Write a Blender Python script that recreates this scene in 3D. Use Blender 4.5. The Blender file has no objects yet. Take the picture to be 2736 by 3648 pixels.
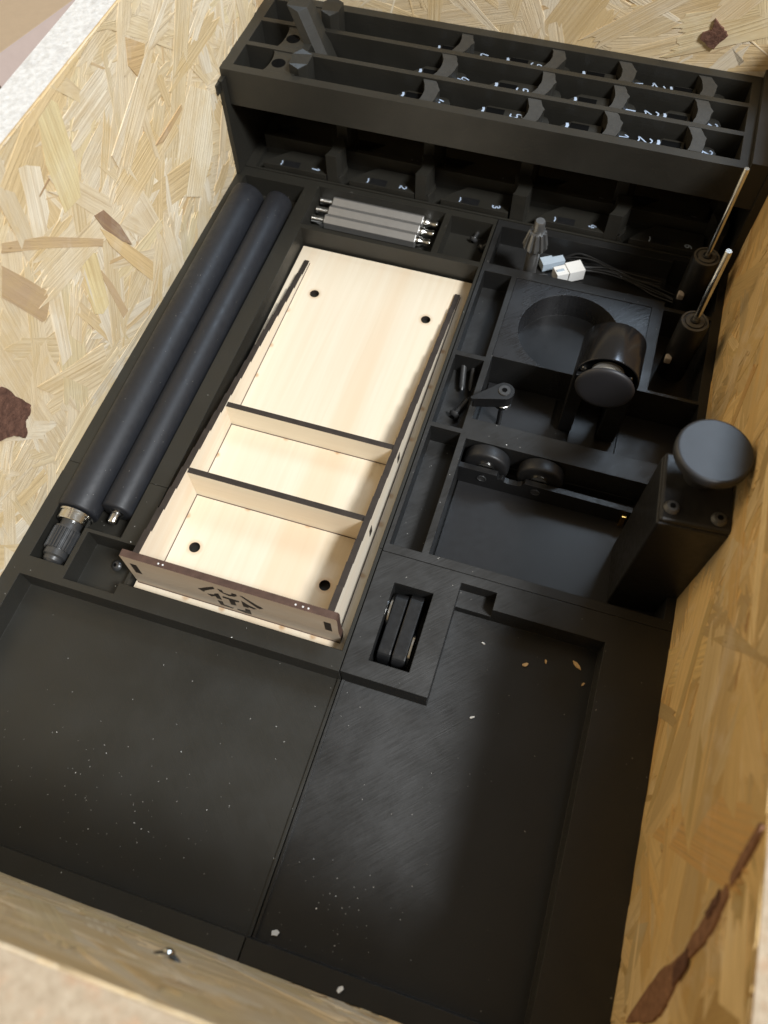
import bpy, bmesh, math, random
from mathutils import Vector, Matrix, noise
random.seed(7)
MM = 0.001
SC = bpy.context.scene
COL = SC.collection
V = Vector

# ------------------------------------------------------------------ camera, world, light, exposure
cam_d = bpy.data.cameras.new('camera'); cam = bpy.data.objects.new('camera', cam_d); COL.objects.link(cam)
_right = V((0.952784, 0.303291, -0.014715)); _down = V((0.261461, -0.844089, -0.468137)); _fwd = V((-0.154402, 0.442186, -0.883534))
cam.matrix_world = Matrix(((_right.x, -_down.x, -_fwd.x, .170428), (_right.y, -_down.y, -_fwd.y, -.153741),
                           (_right.z, -_down.z, -_fwd.z, .416008), (0, 0, 0, 1)))
cam_d.sensor_fit = 'VERTICAL'; cam_d.sensor_height = 24.0; cam_d.sensor_width = 18.0
cam_d.lens = 24.0 * 2842.3 / 3648
cam_d.clip_start = .01; cam_d.clip_end = 50
cam_d.dof.use_dof = True; cam_d.dof.focus_distance = .47; cam_d.dof.aperture_fstop = 6.0
SC.camera = cam
SC.view_settings.view_transform = 'Standard'; SC.view_settings.look = 'None'
SC.view_settings.exposure = 0.0; SC.view_settings.gamma = 1.0; SC.view_settings.use_curve_mapping = False

W = bpy.data.worlds.new('World'); SC.world = W; W.use_nodes = True
W.node_tree.nodes['Background'].inputs[0].default_value = (1.0, .84, .62, 1)
W.node_tree.nodes['Background'].inputs[1].default_value = .25

def area(name, loc, target, size, power, color):
    d = bpy.data.lights.new(name, 'AREA'); d.shape = 'RECTANGLE'; d.size, d.size_y = size; d.energy = power; d.color = color
    o = bpy.data.objects.new(name, d); COL.objects.link(o); o.location = loc
    o.rotation_euler = (V(target) - V(loc)).to_track_quat('-Z', 'Y').to_euler(); return o
_L = V((.515, -.28, .80)).normalized()
area('room_lamp', V((.1, .1, 0)) + _L * 3.0, (.1, .1, 0), (.50, .54), 122, (.95, .98, 1.0))
area('warm_ceiling_lamp', (-1.9, .35, 1.5), (.2, .1, .05), (1.1, 1.1), 18, (1.0, .74, .42))

_W = V((.30, .55, .76)).normalized()
area('window_light', V((.15, .1, 0)) + _W * 2.4, (.15, .1, 0), (.75, .55), 20, (.66, .82, 1.0))

# ------------------------------------------------------------------ materials
class NT:
    def __init__(s, name):
        s.m = bpy.data.materials.new(name); s.m.use_nodes = True; s.t = s.m.node_tree; s.n = s.t.nodes
        s.p = s.n['Principled BSDF']
    def new(s, typ, **kw):
        n = s.n.new(typ)
        for k, v in kw.items(): setattr(n, k, v)
        return n
    def put(s, sock, v):
        if isinstance(v, bpy.types.NodeSocket): s.t.links.new(v, sock)
        elif v is not None:
            if isinstance(v, (tuple, list)) and sock.type == 'RGBA' and len(v) == 3: v = (*v, 1)
            sock.default_value = v
    def math(s, op, a, b=None, c=None, clamp=False):
        n = s.new('ShaderNodeMath', operation=op); n.use_clamp = clamp
        s.put(n.inputs[0], a); s.put(n.inputs[1], b)
        if c is not None: s.put(n.inputs[2], c)
        return n.outputs[0]
    def mix(s, f, a, b, mode='MIX'):
        n = s.new('ShaderNodeMix', data_type='RGBA', blend_type=mode)
        s.put(n.inputs[0], f); s.put(n.inputs[6], a); s.put(n.inputs[7], b); return n.outputs[2]
    def noise(s, vec, scale, detail=3, rough=.5, dist=0):
        n = s.new('ShaderNodeTexNoise'); s.put(n.inputs['Vector'], vec); n.inputs['Scale'].default_value = scale
        n.inputs['Detail'].default_value = detail; n.inputs['Roughness'].default_value = rough; n.inputs['Distortion'].default_value = dist
        return n.outputs[0]
    def mapr(s, x, a, b, c, d):
        n = s.new('ShaderNodeMapRange'); s.put(n.inputs[0], x)
        for i, q in enumerate((a, b, c, d)): s.put(n.inputs[i + 1], q)
        return n.outputs[0]
    def obj(s): return s.new('ShaderNodeTexCoord').outputs['Object']
    def mapping(s, vec, scale=(1, 1, 1), rot=(0, 0, 0), loc=(0, 0, 0)):
        n = s.new('ShaderNodeMapping'); s.put(n.inputs[0], vec); n.inputs['Scale'].default_value = scale
        n.inputs['Rotation'].default_value = rot; n.inputs['Location'].default_value = loc; return n.outputs[0]
    def bump(s, h, strength, dist, normal=None):
        n = s.new('ShaderNodeBump'); n.inputs['Strength'].default_value = strength; n.inputs['Distance'].default_value = dist
        s.put(n.inputs['Height'], h)
        if normal is not None: s.put(n.inputs['Normal'], normal)
        return n.outputs[0]
    def fin(s, base, rough, metal=0, normal=None, spec=None, coat=None):
        s.put(s.p.inputs['Base Color'], base); s.put(s.p.inputs['Roughness'], rough); s.put(s.p.inputs['Metallic'], metal)
        if normal is not None: s.put(s.p.inputs['Normal'], normal)
        if spec is not None: s.p.inputs['Specular IOR Level'].default_value = spec
        return s.m

def plastic(name, base, rough, glint=1.0, tang=(.707, .707), bevel=.45, aniso=.75):
    """3D printed plastic: raster lines on flat tops scatter light across themselves, layer lines on the sides; softly rounded edges"""
    t = NT(name); co = t.obj()
    g = t.new('ShaderNodeNewGeometry'); nz = t.new('ShaderNodeSeparateXYZ'); t.put(nz.inputs[0], g.outputs['Normal'])
    up = t.math('GREATER_THAN', nz.outputs[2], .7)
    bev = t.new('ShaderNodeBevel', samples=3); bev.inputs[0].default_value = bevel * MM
    rot = -math.atan2(tang[1], tang[0])
    rm = t.mapping(co, (1, 1, 1), (0, 0, rot)); sx = t.new('ShaderNodeSeparateXYZ'); t.put(sx.inputs[0], rm)
    so = t.new('ShaderNodeSeparateXYZ'); t.put(so.inputs[0], co)
    # raster lines: across-line noise, long along the line
    ras = t.noise(t.mapping(rm, (1500, 60, 200)), 1.0, 3, .6)
    lay = t.noise(t.mapping(co, (40, 40, 2600)), 1.0, 3, .6)
    tex = t.mix(up, t.math('MULTIPLY', lay, 3.0), ras)
    patch = t.mapr(t.noise(t.mapping(rm, (90, 45, 60)), 1.0, 4, .6), .40, .66, .25, 1.0)
    n1 = t.bump(t.math('MULTIPLY', tex, patch), min(1, .55 * glint), .00016, bev.outputs[0])
    grit = t.noise(co, 2600, 2)
    n2 = t.bump(grit, .10, .00008, n1)
    r = t.mapr(t.noise(co, 55, 4, .6), .3, .7, rough - .05, rough + .06)
    r = t.math('ADD', r, t.mapr(ras, .3, .7, .05 * glint, -.05 * glint))
    b = t.mix(t.mapr(t.noise(co, 24, 3), .3, .7, 0, 1), base, tuple(c * 1.25 for c in base))
    tv = t.new('ShaderNodeMix', data_type='VECTOR'); t.put(tv.inputs[0], up); tv.inputs[4].default_value = (0, 0, 1); tv.inputs[5].default_value = (tang[0], tang[1], 0)
    t.put(t.p.inputs['Tangent'], tv.outputs[1]); t.p.inputs['Anisotropic'].default_value = aniso
    return t.fin(b, r, 0, n2, .5)

def simple(name, base, rough, metal=0, bumps=.0, scale=900, spec=.5, bevel=0, var=.25, rvar=.08):
    t = NT(name); co = t.obj(); n = None
    if bevel:
        bv = t.new('ShaderNodeBevel', samples=3); bv.inputs[0].default_value = bevel * MM; n = bv.outputs[0]
    if bumps: n = t.bump(t.noise(co, scale, 3), bumps, .0001, n)
    b = t.mix(t.noise(co, 180, 4, .6), tuple(c * (1 - var) for c in base), tuple(min(1, c * (1 + var)) for c in base))
    r = t.mapr(t.noise(co, 260, 4, .65), .3, .7, max(.02, rough - rvar), rough + rvar)
    return t.fin(b, r, metal, n, spec)

M = {}
M['print'] = plastic('black_print', (.0185, .0172, .0138), .43, .6, (.707, .707), .45, .25)
M['print_cross'] = plastic('black_print_cross_raster', (.0120, .0118, .0114), .365, .95, (.707, -.707))
M['print_rough'] = plastic('black_print_coarse', (.0125, .0125, .0135), .31, 1.5, (.707, -.707))
M['crust'] = simple('rough_grey_print_top', (.032, .031, .028), .6, 0, 1.0, 700, var=.5)
M['satin'] = simple('satin_black', (.0095, .0095, .010), .40, 0, .12, 1500, bevel=.5)
M['plate'] = simple('smooth_black_plate', (.0155, .0153, .016), .34, 0, .06, 2500, var=.1, rvar=.03)
M['anod'] = simple('black_anodised', (.055, .055, .058), .19, .85, 0, 2500, bevel=.15, var=.03, rvar=.015)
M['knob'] = simple('soft_black_knob', (.022, .0235, .027), .43, 0, .06, 2600, bevel=.3, var=.05, rvar=.012)
M['knob_dark'] = simple('matt_black_knob', (.020, .020, .023), .5, 0, .08, 2200, bevel=.3, var=.06, rvar=.02)
M['tyre'] = simple('black_rubber', (.013, .013, .0138), .46, 0, .2, 1200, .45, bevel=.5)
M['grip_top'] = simple('grey_handle_top', (.075, .068, .058), .7, 0, .3, 900)  # lighter grey for the upward faces of the handles
M['rubber'] = simple('dark_rubber', (.0150, .0158, .0190), .5, 0, .25, 1200, .45, bevel=.5)
M['dark_metal'] = simple('dark_steel', (.19, .19, .188), .36, .7, .1, 700)
M['blackox'] = simple('black_oxide_steel', (.085, .085, .086), .33, .6, .06, 900)
M['chrome'] = simple('bright_steel', (.74, .73, .70), .20, 1, 0, var=.04, rvar=.03)
M['bright'] = simple('bearing_steel', (.70, .68, .63), .25, .6, 0, var=.05, rvar=.03)
M['alu'] = simple('dull_aluminium', (.38, .37, .355), .42, .8, .03, 500, var=.06, rvar=.02)
M['brass'] = simple('brass', (.80, .48, .13), .22, 1)
M['white'] = simple('white_nylon', (.80, .80, .78), .40, bevel=.4, var=.03)
M['bluewhite'] = simple('blue_grey_nylon', (.42, .50, .58), .42, bevel=.4, var=.05)
M['wire'] = simple('wire_insulation', (.02, .02, .02), .35)
M['paint'] = simple('white_marker', (.36, .44, .57), .65, var=.35)
M['paint_dim'] = simple('faint_white_marker', (.20, .21, .23), .7, var=.3)  # fainter marker colour for the back row of the lower rack
M['pale_grey'] = simple('pale_tab_grey', (.34, .31, .29), .8)  # pale grey of the small block low on each pin handle
M['hex'] = simple('socket_recess', (.003, .003, .003), .8, spec=.05)
M['char'] = simple('charred_edge', (.032, .024, .019), .62, 0, .4, 900, .35, var=.6)
M['char_brown'] = simple('scorched_brown_edge', (.080, .046, .034), .55, 0, .4, 700, .35, var=.65)
M['card'] = simple('tan_cardboard', (.36, .272, .182), .85, 0, .1, 600, var=.06)
M['card_pink'] = simple('pinkish_cardboard', (.39, .31, .275), .85, 0, .1, 600, var=.05)
M['chip'] = simple('wood_chip', (.68, .47, .24), .8, var=.3)
M['flake'] = simple('white_flake', (.78, .77, .74), .8, var=.08)
M['dust'] = simple('grey_dust', (.27, .26, .24), .9, var=.3)
M['ground'] = simple('dark_floorboards', (.05, .035, .028), .7)

HOLES = [(0, 0), (80, 0), (0, 203), (80, 203)]
SCORCH = [(-12.6, -16), (-12.6, 18), (-12.6, 62), (-12.6, 92), (-12.6, 126), (-12.6, 152), (-12.6, 184), (20, 33), (58, 33), (24, 86), (58, 86),
          (98.4, 12), (98.4, 46), (98.4, 66), (98.4, 108), (98.4, 132), (98.4, 150), (98.4, 180), (8, -30.2), (30, -30.2), (66, -30.2), (84, -30.2)]
def plywood(name, base, dirt=0.0, spots=None, axis=1, spot_r=3.2):
    t = NT(name); co = t.obj()
    sc = (260, 9, 260) if axis == 1 else ((9, 260, 260) if axis == 0 else (260, 260, 9))
    g1 = t.noise(t.mapping(co, sc), 1.0, 5, .65, .6)
    g2 = t.noise(t.mapping(co, tuple(q * .12 for q in sc)), 1.0, 3, .5, 1.2)
    b = t.mix(t.mapr(g1, .35, .75, 0, .42), base, tuple(c * q for c, q in zip(base, (.86, .80, .70))))
    b = t.mix(t.mapr(g2, .45, .72, 0, .55), b, tuple(c * q for c, q in zip(base, (.93, .80, .68))))
    if dirt:
        b = t.mix(t.mapr(t.noise(co, 45, 4, .6), .25, .7, dirt * .6, dirt), b, (.26, .20, .155))
    if spots:
        acc = None
        sp = t.new('ShaderNodeSeparateXYZ'); t.put(sp.inputs[0], co)
        flat = t.new('ShaderNodeCombineXYZ'); t.put(flat.inputs[0], sp.outputs[0]); t.put(flat.inputs[1], sp.outputs[1])
        for (x, y, r) in spots:
            d = t.new('ShaderNodeVectorMath', operation='DISTANCE'); t.put(d.inputs[0], flat.outputs[0]); d.inputs[1].default_value = (x * MM, y * MM, 0)
            k = t.mapr(d.outputs['Value'], r * MM, r * .35 * MM, 0, 1)
            acc = k if acc is None else t.math('MAXIMUM', acc, k)
        acc = t.math('MULTIPLY', acc, t.mapr(t.noise(co, 300, 2), .2, .8, .4, 1))
        b = t.mix(t.math('MULTIPLY', acc, .8), b, (.40, .19, .045))
    n = t.bump(g1, .12, .0001)
    return t.fin(b, .55, 0, n, .3)
M['ply_plate'] = plywood('birch_plate', (.72, .635, .50), 0, [(x, y, 5.6) for x, y in HOLES] + [(x, y, 2.5) for x, y in SCORCH])
M['ply'] = plywood('birch_ply', (.75, .675, .555))
M['ply_div'] = plywood('birch_ply_divider', (.79, .71, .57), 0, None, 0)
M['ply_front'] = plywood('smoky_birch_ply', (.66, .55, .42), .3, None, 0)

def osb(name, k=1.0):
    """one strand: colour from the strand's own tint, grain along its length (uv in metres)"""
    t = NT(name)
    a = t.new('ShaderNodeAttribute'); a.attribute_name = 'tint'
    uv = t.new('ShaderNodeUVMap'); uv.uv_map = 'grain'
    g = t.noise(t.mapping(uv.outputs[0], (14, 900, 1)), 1.0, 5, .7, .4)
    g2 = t.noise(t.mapping(uv.outputs[0], (7, 240, 1)), 1.0, 4, .6, 1.0)
    blot = t.noise(t.mapping(uv.outputs[0], (40, 60, 1)), 1.0, 4, .65, .5)
    co = t.obj(); wide = t.noise(co, 26, 4, .65, .6)
    su = t.new('ShaderNodeSeparateXYZ'); t.put(su.inputs[0], uv.outputs[0])
    ph = t.math('ADD', t.math('MULTIPLY', su.outputs[1], 2 * math.pi / .0031), t.math('MULTIPLY', t.noise(t.mapping(uv.outputs[0], (9, 30, 1)), 1.0, 3), 9.0))
    ring = t.math('MULTIPLY', t.mapr(t.math('SINE', ph), .1, 1, 0, 1), t.mapr(a.outputs['Alpha'], 0, 1, 0, .36))
    b = t.mix(t.mapr(g, .44, .74, 0, .42), a.outputs['Color'], (.34, .22, .11))
    b = t.mix(t.mapr(g2, .5, .72, 0, .45), b, (.46, .31, .15))
    b = t.mix(ring, b, (.47, .33, .17))
    b = t.mix(t.mapr(blot, .58, .78, 0, .42), b, (.62, .42, .15))
    b = t.mix(t.mapr(wide, .48, .72, 0, .50), b, (.60, .43, .20))
    b = t.mix(t.mapr(wide, .46, .26, 0, .30), b, (.86, .80, .68))
    b = t.mix(t.mapr(t.noise(t.mapping(uv.outputs[0], (120, 330, 1)), 1.0, 2), .72, .80, 0, .5), b, (.17, .09, .04))
    n = t.bump(t.math('ADD', g, g2), .8, .0006)
    return t.fin(b, t.mapr(blot, .3, .7, .66, .82), 0, n, .16)
M['osb'] = osb('osb_strand')
def osb_base():
    t = NT('osb_core'); co = t.obj()
    b = t.mix(t.noise(co, 90, 5, .7), (.48, .34, .18), (.68, .54, .33))
    return t.fin(b, .8, 0, t.bump(t.noise(co, 220, 4), .8, .001))
M['osb_core'] = osb_base()
def osb_cut(name, a0, b0, c0=(.42, .28, .18), k=.7):
    t = NT(name); co = t.obj()
    a = t.noise(co, 330, 5, .75); v = t.new('ShaderNodeTexVoronoi'); t.put(v.inputs['Vector'], co); v.inputs['Scale'].default_value = 260
    b = t.mix(t.mapr(a, .40, .66, 0, 1), a0, b0)
    b = t.mix(t.mapr(t.noise(co, 140, 4), .56, .72, 0, k), b, c0)
    return t.fin(b, .9, 0, t.bump(t.math('ADD', a, v.outputs['Distance']), .7, .0007), .1)
M['osb_cut'] = osb_cut('osb_cut_edge', (.44, .36, .265), (.34, .265, .185))
M['osb_cut_pale'] = osb_cut('pale_cut_edge', (.66, .65, .63), (.52, .51, .49), (.40, .38, .36), .45)  # lit, overexposed look of the left panel's rim put into a paler colour
def bark(name, c0, c1):
    t = NT(name); co = t.obj()
    a = t.noise(co, 300, 5, .7)
    b = t.mix(t.mapr(a, .3, .7, 0, 1), c0, c1)
    return t.fin(b, .75, 0, t.bump(a, .8, .0012), .3)
M['bark'] = bark('bark', (.070, .034, .024), (.19, .096, .066))
M['bark_light'] = bark('reddish_bark', (.17, .085, .05), (.34, .185, .11))

# ------------------------------------------------------------------ mesh builder (coordinates in millimetres)
OFF = {}
class MB:
    def __init__(s): s.b = bmesh.new(); s.mi = 0
    def face(s, pts):
        f = s.b.faces.new([s.b.verts.new(p) for p in pts]); f.material_index = s.mi; return f
    def box(s, x0, x1, y0, y1, z0, z1, mat=None):
        vs = [s.b.verts.new((x, y, z)) for z in (z0, z1) for x, y in ((x0, y0), (x1, y0), (x1, y1), (x0, y1))]
        if mat: [setattr(v, 'co', mat @ v.co) for v in vs]
        for q in ((3, 2, 1, 0), (4, 5, 6, 7), (0, 1, 5, 4), (1, 2, 6, 5), (2, 3, 7, 6), (3, 0, 4, 7)):
            s.b.faces.new([vs[i] for i in q]).material_index = s.mi
        return s
    def prism(s, pts, a, b, fn=lambda p, h: (p[0], p[1], h), side=None):
        """extrude a polygon from a to b; fn maps (2D point, height) to 3D; side = material index of the rim"""
        lo = [s.b.verts.new(fn(p, a)) for p in pts]; hi = [s.b.verts.new(fn(p, b)) for p in pts]
        n = len(pts)
        s.b.faces.new(lo[::-1]).material_index = s.mi; s.b.faces.new(hi).material_index = s.mi
        for i in range(n):
            s.b.faces.new((lo[i], lo[(i + 1) % n], hi[(i + 1) % n], hi[i])).material_index = s.mi if side is None else side
        return s
    def lathe(s, prof, o=(0, 0, 0), d=(0, 0, 1), seg=32, cap=True):
        """prof: list of (radius, distance along d)"""
        d = V(d).normalized(); q = V((0, 0, 1)).rotation_difference(d); o = V(o); rings = []
        for r, h in prof:
            rings.append([s.b.verts.new(o + q @ V((r * math.cos(2 * math.pi * i / seg), r * math.sin(2 * math.pi * i / seg), h))) for i in range(seg)])
        for A, B in zip(rings, rings[1:]):
            for i in range(seg):
                s.b.faces.new((A[i], A[(i + 1) % seg], B[(i + 1) % seg], B[i])).material_index = s.mi
        if cap:
            s.b.faces.new(rings[0][::-1]).material_index = s.mi; s.b.faces.new(rings[-1]).material_index = s.mi
        return s
    def ribbon(s, pts, w, z=None, up=(0, 0, 1)):
        """flat stroke of width w along 3D points"""
        up = V(up); P = [V(p) for p in pts]; L = []; R = []
        for i, p in enumerate(P):
            t = (P[min(i + 1, len(P) - 1)] - P[max(i - 1, 0)]).normalized(); n = t.cross(up).normalized() * w * .5 * random.uniform(.8, 1.15)
            L.append(s.b.verts.new(p + n)); R.append(s.b.verts.new(p - n))
        for i in range(len(P) - 1): s.b.faces.new((L[i], L[i + 1], R[i + 1], R[i])).material_index = s.mi
        return s
    def tube(s, pts, r, seg=8):
        P = [V(p) for p in pts]; rings = []
        for i, p in enumerate(P):
            t = (P[min(i + 1, len(P) - 1)] - P[max(i - 1, 0)]).normalized()
            q = V((0, 0, 1)).rotation_difference(t)
            rings.append([s.b.verts.new(p + q @ V((r * math.cos(2 * math.pi * k / seg), r * math.sin(2 * math.pi * k / seg), 0))) for k in range(seg)])
        for A, B in zip(rings, rings[1:]):
            for i in range(seg): s.b.faces.new((A[i], A[(i + 1) % seg], B[(i + 1) % seg], B[i])).material_index = s.mi
        s.b.faces.new(rings[0][::-1]); s.b.faces.new(rings[-1]); return s
    def grid(s, rect, zb, zt, pockets, H=None):
        x0, x1, y0, y1 = rect
        xs = sorted({x0, x1, *[min(max(p[k], x0), x1) for p in pockets for k in (0, 1)]})
        ys = sorted({y0, y1, *[min(max(p[k], y0), y1) for p in pockets for k in (2, 3)]})
        def h(cx, cy):
            if not (x0 < cx < x1 and y0 < cy < y1): return None
            z = zt
            for p in pockets:
                if p[0] < cx < p[1] and p[2] < cy < p[3]: z = p[4]
            return z
        vm = {}
        def v(x, y, z):
            k = (round(x, 3), round(y, 3), round(z, 3))
            if k not in vm: vm[k] = s.b.verts.new(k)
            return vm[k]
        def wall(a, b, z0, z1):
            s.b.faces.new((v(*a, z0), v(*b, z0), v(*b, z1), v(*a, z1)))
        nx, ny = len(xs) - 1, len(ys) - 1
        C = [[h((xs[i] + xs[i + 1]) / 2, (ys[j] + ys[j + 1]) / 2) for j in range(ny)] for i in range(nx)]
        g = lambda i, j: C[i][j] if 0 <= i < nx and 0 <= j < ny else None
        for i in range(nx):
            for j in range(ny):
                z = C[i][j]; a, b, c, d = (xs[i], ys[j]), (xs[i + 1], ys[j]), (xs[i + 1], ys[j + 1]), (xs[i], ys[j + 1])
                s.b.faces.new((v(*a, z), v(*b, z), v(*c, z), v(*d, z)))
                s.b.faces.new((v(*d, zb), v(*c, zb), v(*b, zb), v(*a, zb)))
                for (p, q, ii, jj) in ((a, b, i, j - 1), (b, c, i + 1, j), (c, d, i, j + 1), (d, a, i - 1, j)):
                    o = g(ii, jj); o = zb if o is None else o
                    if z > o + 1e-6: wall(p, q, o, z)
        s.hfun = h
        return s
    def build(s, name, mats, parent=None, smooth=None, bevel=None, kind=None, local=False):
        off = V((0, 0, 0)) if local or parent is None else OFF.get(parent.name, V((0, 0, 0)))
        bmesh.ops.recalc_face_normals(s.b, faces=s.b.faces[:])
        if bevel:
            ed = [e for e in s.b.edges if len(e.link_faces) == 2 and e.calc_face_angle(0) > .6]
            bmesh.ops.bevel(s.b, geom=ed, offset=bevel, segments=2, profile=.5, affect='EDGES', clamp_overlap=True)
        for v in s.b.verts: v.co = (v.co - off) * MM
        me = bpy.data.meshes.new(name); s.b.to_mesh(me); s.b.free()
        for m in (mats if isinstance(mats, (list, tuple)) else [mats]): me.materials.append(M[m])
        if smooth:
            me.shade_smooth(); me.set_sharp_from_angle(angle=math.radians(smooth))
        o = bpy.data.objects.new(name, me); COL.objects.link(o)
        if parent: o.parent = parent; OFF[o.name] = off
        if kind: o['kind'] = kind
        return o

def thing(name, label, cat, loc=(0, 0, 0), group=None, rot=None):
    o = bpy.data.objects.new(name, None); COL.objects.link(o); o.empty_display_size = .01
    o.location = V(loc) * MM
    if rot: o.rotation_euler = rot
    o['label'] = label; o['category'] = cat
    if group: o['group'] = group
    OFF[o.name] = V(loc); return o
def tag(o, label, cat, group=None):
    o['label'] = label; o['category'] = cat
    if group: o['group'] = group
    return o
def dup(root, loc, label=None):
    r = root.copy(); COL.objects.link(r); r.location = V(loc) * MM; OFF[r.name] = V(loc)
    if label: r['label'] = label
    for ch in root.children:
        c = ch.copy(); COL.objects.link(c); c.parent = r
        for g in ch.children:
            d = g.copy(); COL.objects.link(d); d.parent = c
    return r
def ngon(n, r, cx=0, cy=0, ph=0): return [(cx + r * math.cos(ph + 2 * math.pi * i / n), cy + r * math.sin(ph + 2 * math.pi * i / n)) for i in range(n)]
def thread(r, a, b, pitch=.8, depth=.35):
    p = []; z = a
    while z < b - pitch * .5: p += [(r - depth, z), (r, z + pitch * .5)]; z += pitch
    return p + [(r - depth, b)]

# ------------------------------------------------------------------ ground and crate
MB().box(-900, 1100, -900, 1300, -46, -40).build('ground', 'ground')['kind'] = 'structure'

crate = thing('osb_crate', 'open crate of pressed wood strand board holding all the black trays', 'crate', (88, 97, -16))
PAL = [((.75, .63, .44), 34), ((.73, .60, .39), 28), ((.80, .71, .55), 24), ((.71, .55, .32), 13), ((.60, .43, .24), 2.5), ((.38, .24, .14), .8), ((.74, .62, .39), 9)]
def pick():
    r = random.uniform(0, sum(w for _, w in PAL))
    for c, w in PAL:
        r -= w
        if r <= 0: return c
    return PAL[0][0]
def strands(name, parent, O, U_, V_, N, w, h, n, spread=1.3, seed=1, big=0, special=(), tone=(1, 1, 1), rim=None):
    """pressed strands on a panel face: O corner, U_/V_ in-plane axes, N outwards; every strand has its own outline, height, tint, grain"""
    random.seed(seed); O, U_, V_, N = V(O), V(U_), V(V_), V(N)
    b = bmesh.new(); uvl = b.loops.layers.uv.new('grain'); cl = b.loops.layers.float_color.new('tint')
    off = OFF[parent.name]
    def strand(cx, cy, L, Wd, ang, lift, col, pts=None):
        ca, sa = math.cos(ang), math.sin(ang)
        if pts is None:
            k = max(3, int(Wd / 1.6)); rg = min(13, Wd * .75 + 2)
            e1 = [(L / 2 + random.uniform(-.5, .5) * rg + random.choice((0, 0, 0, 4, -5)) * min(1, Wd / 8), -Wd / 2 + Wd * q / k) for q in range(k + 1)]
            e0 = [(-L / 2 + random.uniform(-.5, .5) * rg + random.choice((0, 0, 0, 5, -4)) * min(1, Wd / 8), Wd / 2 - Wd * q / k) for q in range(k + 1)]
            sk = random.uniform(-.5, .5) * Wd
            pts = [(x + sk * (y / Wd), y) for x, y in e1]
            m = random.randint(4, 8); bow = random.uniform(-.06, .06) * Wd; wv = min(.9, Wd * .06)
            pts += [(L / 2 - L * (q + 1) / (m + 1), Wd / 2 + bow + random.uniform(-wv, wv)) for q in range(m)]
            pts += [(x + sk * (y / Wd), y) for x, y in e0]
            pts += [(-L / 2 + L * (q + 1) / (m + 1), -Wd / 2 + bow + random.uniform(-wv, wv)) for q in range(m)]
            pts = [(p[0], p[1], p[0] * ca - p[1] * sa + cx, p[0] * sa + p[1] * ca + cy) for p in pts]
        tx, ty = random.uniform(-.006, .006), random.uniform(-.02, .02)
        ou, ov = random.uniform(0, 90), random.uniform(0, 90); rw = random.choice((0, 0, .15, .5, 1.0))
        lm_ = random.uniform(.03, 1.3)
        def cl_(q, hi):                                                   # cut at the panel edge, never two points on one line
            return lm_ + random.uniform(0, .5) if q < lm_ else (hi - lm_ - random.uniform(0, .5) if q > hi - lm_ else q)
        P = [(a, c, cl_(x, w), cl_(y, rim(x) if rim else h)) for a, c, x, y in pts]
        top = [b.verts.new((O + U_ * x + V_ * y + N * max(.05, lift + a * tx + c * ty) - off) * MM) for a, c, x, y in P]
        bot = [b.verts.new((O + U_ * x + V_ * y + N * -.3 - off) * MM) for a, c, x, y in P]
        n_ = len(P); fs = []
        try: fs.append((b.faces.new(top), P))
        except ValueError: return
        for i in range(n_):
            j = (i + 1) % n_
            fs.append((b.faces.new((top[j], top[i], bot[i], bot[j])), [P[j], P[i], P[i], P[j]]))
        for f, pp in fs:
            for l, p in zip(f.loops, pp): l[uvl].uv = ((p[0] + ou * 10) * MM, (p[1] + ov * 10) * MM); l[cl] = (*col, rw)
    for i in range(n):
        L = random.uniform(50, 130); Wd = random.choice((random.uniform(6, 13), random.uniform(12, 24), random.uniform(18, 33)))
        if big and random.random() < big: L *= .45; Wd *= .5
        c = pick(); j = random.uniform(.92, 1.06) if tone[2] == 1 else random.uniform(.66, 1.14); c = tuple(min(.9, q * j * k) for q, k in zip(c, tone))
        if c[0] < .5: L *= .5; Wd *= .55
        strand(random.uniform(-8, w + 8), random.uniform(-8, h + 8), L, Wd, random.gauss(0, spread) + (random.random() < .35) * 1.2, .12 + .75 * (i / n) + random.uniform(0, .10), c)
    for i in range(int(n * .22)):                                           # slivers and fines between the big strands
        c = random.choice(((.86, .78, .62), (.80, .70, .52), (.56, .40, .22), (.66, .50, .30), (.74, .60, .38), (.42, .28, .16)))
        strand(random.uniform(0, w), random.uniform(0, h), random.uniform(9, 46), random.choice((.8, 1.2, 2.0, 3.2)), random.gauss(0, spread) + (random.random() < .35) * 1.2, .35 + .6 * random.random(), tuple(q * k for q, k in zip(c, tone)))
    for (pts, ang, col, lift) in special:
        ca, sa = math.cos(ang), math.sin(ang); mx = sum(p[0] for p in pts) / len(pts); my = sum(p[1] for p in pts) / len(pts)
        strand(0, 0, 0, 0, 0, lift, col, [((x - mx) * ca + (y - my) * sa, -(x - mx) * sa + (y - my) * ca, x, y) for x, y in pts])
    bmesh.ops.recalc_face_normals(b, faces=b.faces[:])
    me = bpy.data.meshes.new(name); b.to_mesh(me); b.free(); me.materials.append(M['osb'])
    o = bpy.data.objects.new(name, me); COL.objects.link(o); o.parent = parent; OFF[o.name] = off; o['kind'] = 'stuff'
    return o
def bark_flake(pts, fn, a, b, parent, mat='bark'):
    P = []
    for i, p in enumerate(pts):                                            # ragged outline
        q = pts[(i + 1) % len(pts)]
        for k in range(4):
            t = k / 4; P.append((p[0] + (q[0] - p[0]) * t + random.uniform(-.5, .5) * (k > 0), p[1] + (q[1] - p[1]) * t + random.uniform(-.5, .5) * (k > 0)))
    return MB().prism(P, a, b, fn).build('bark_flake', mat, parent)

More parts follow.
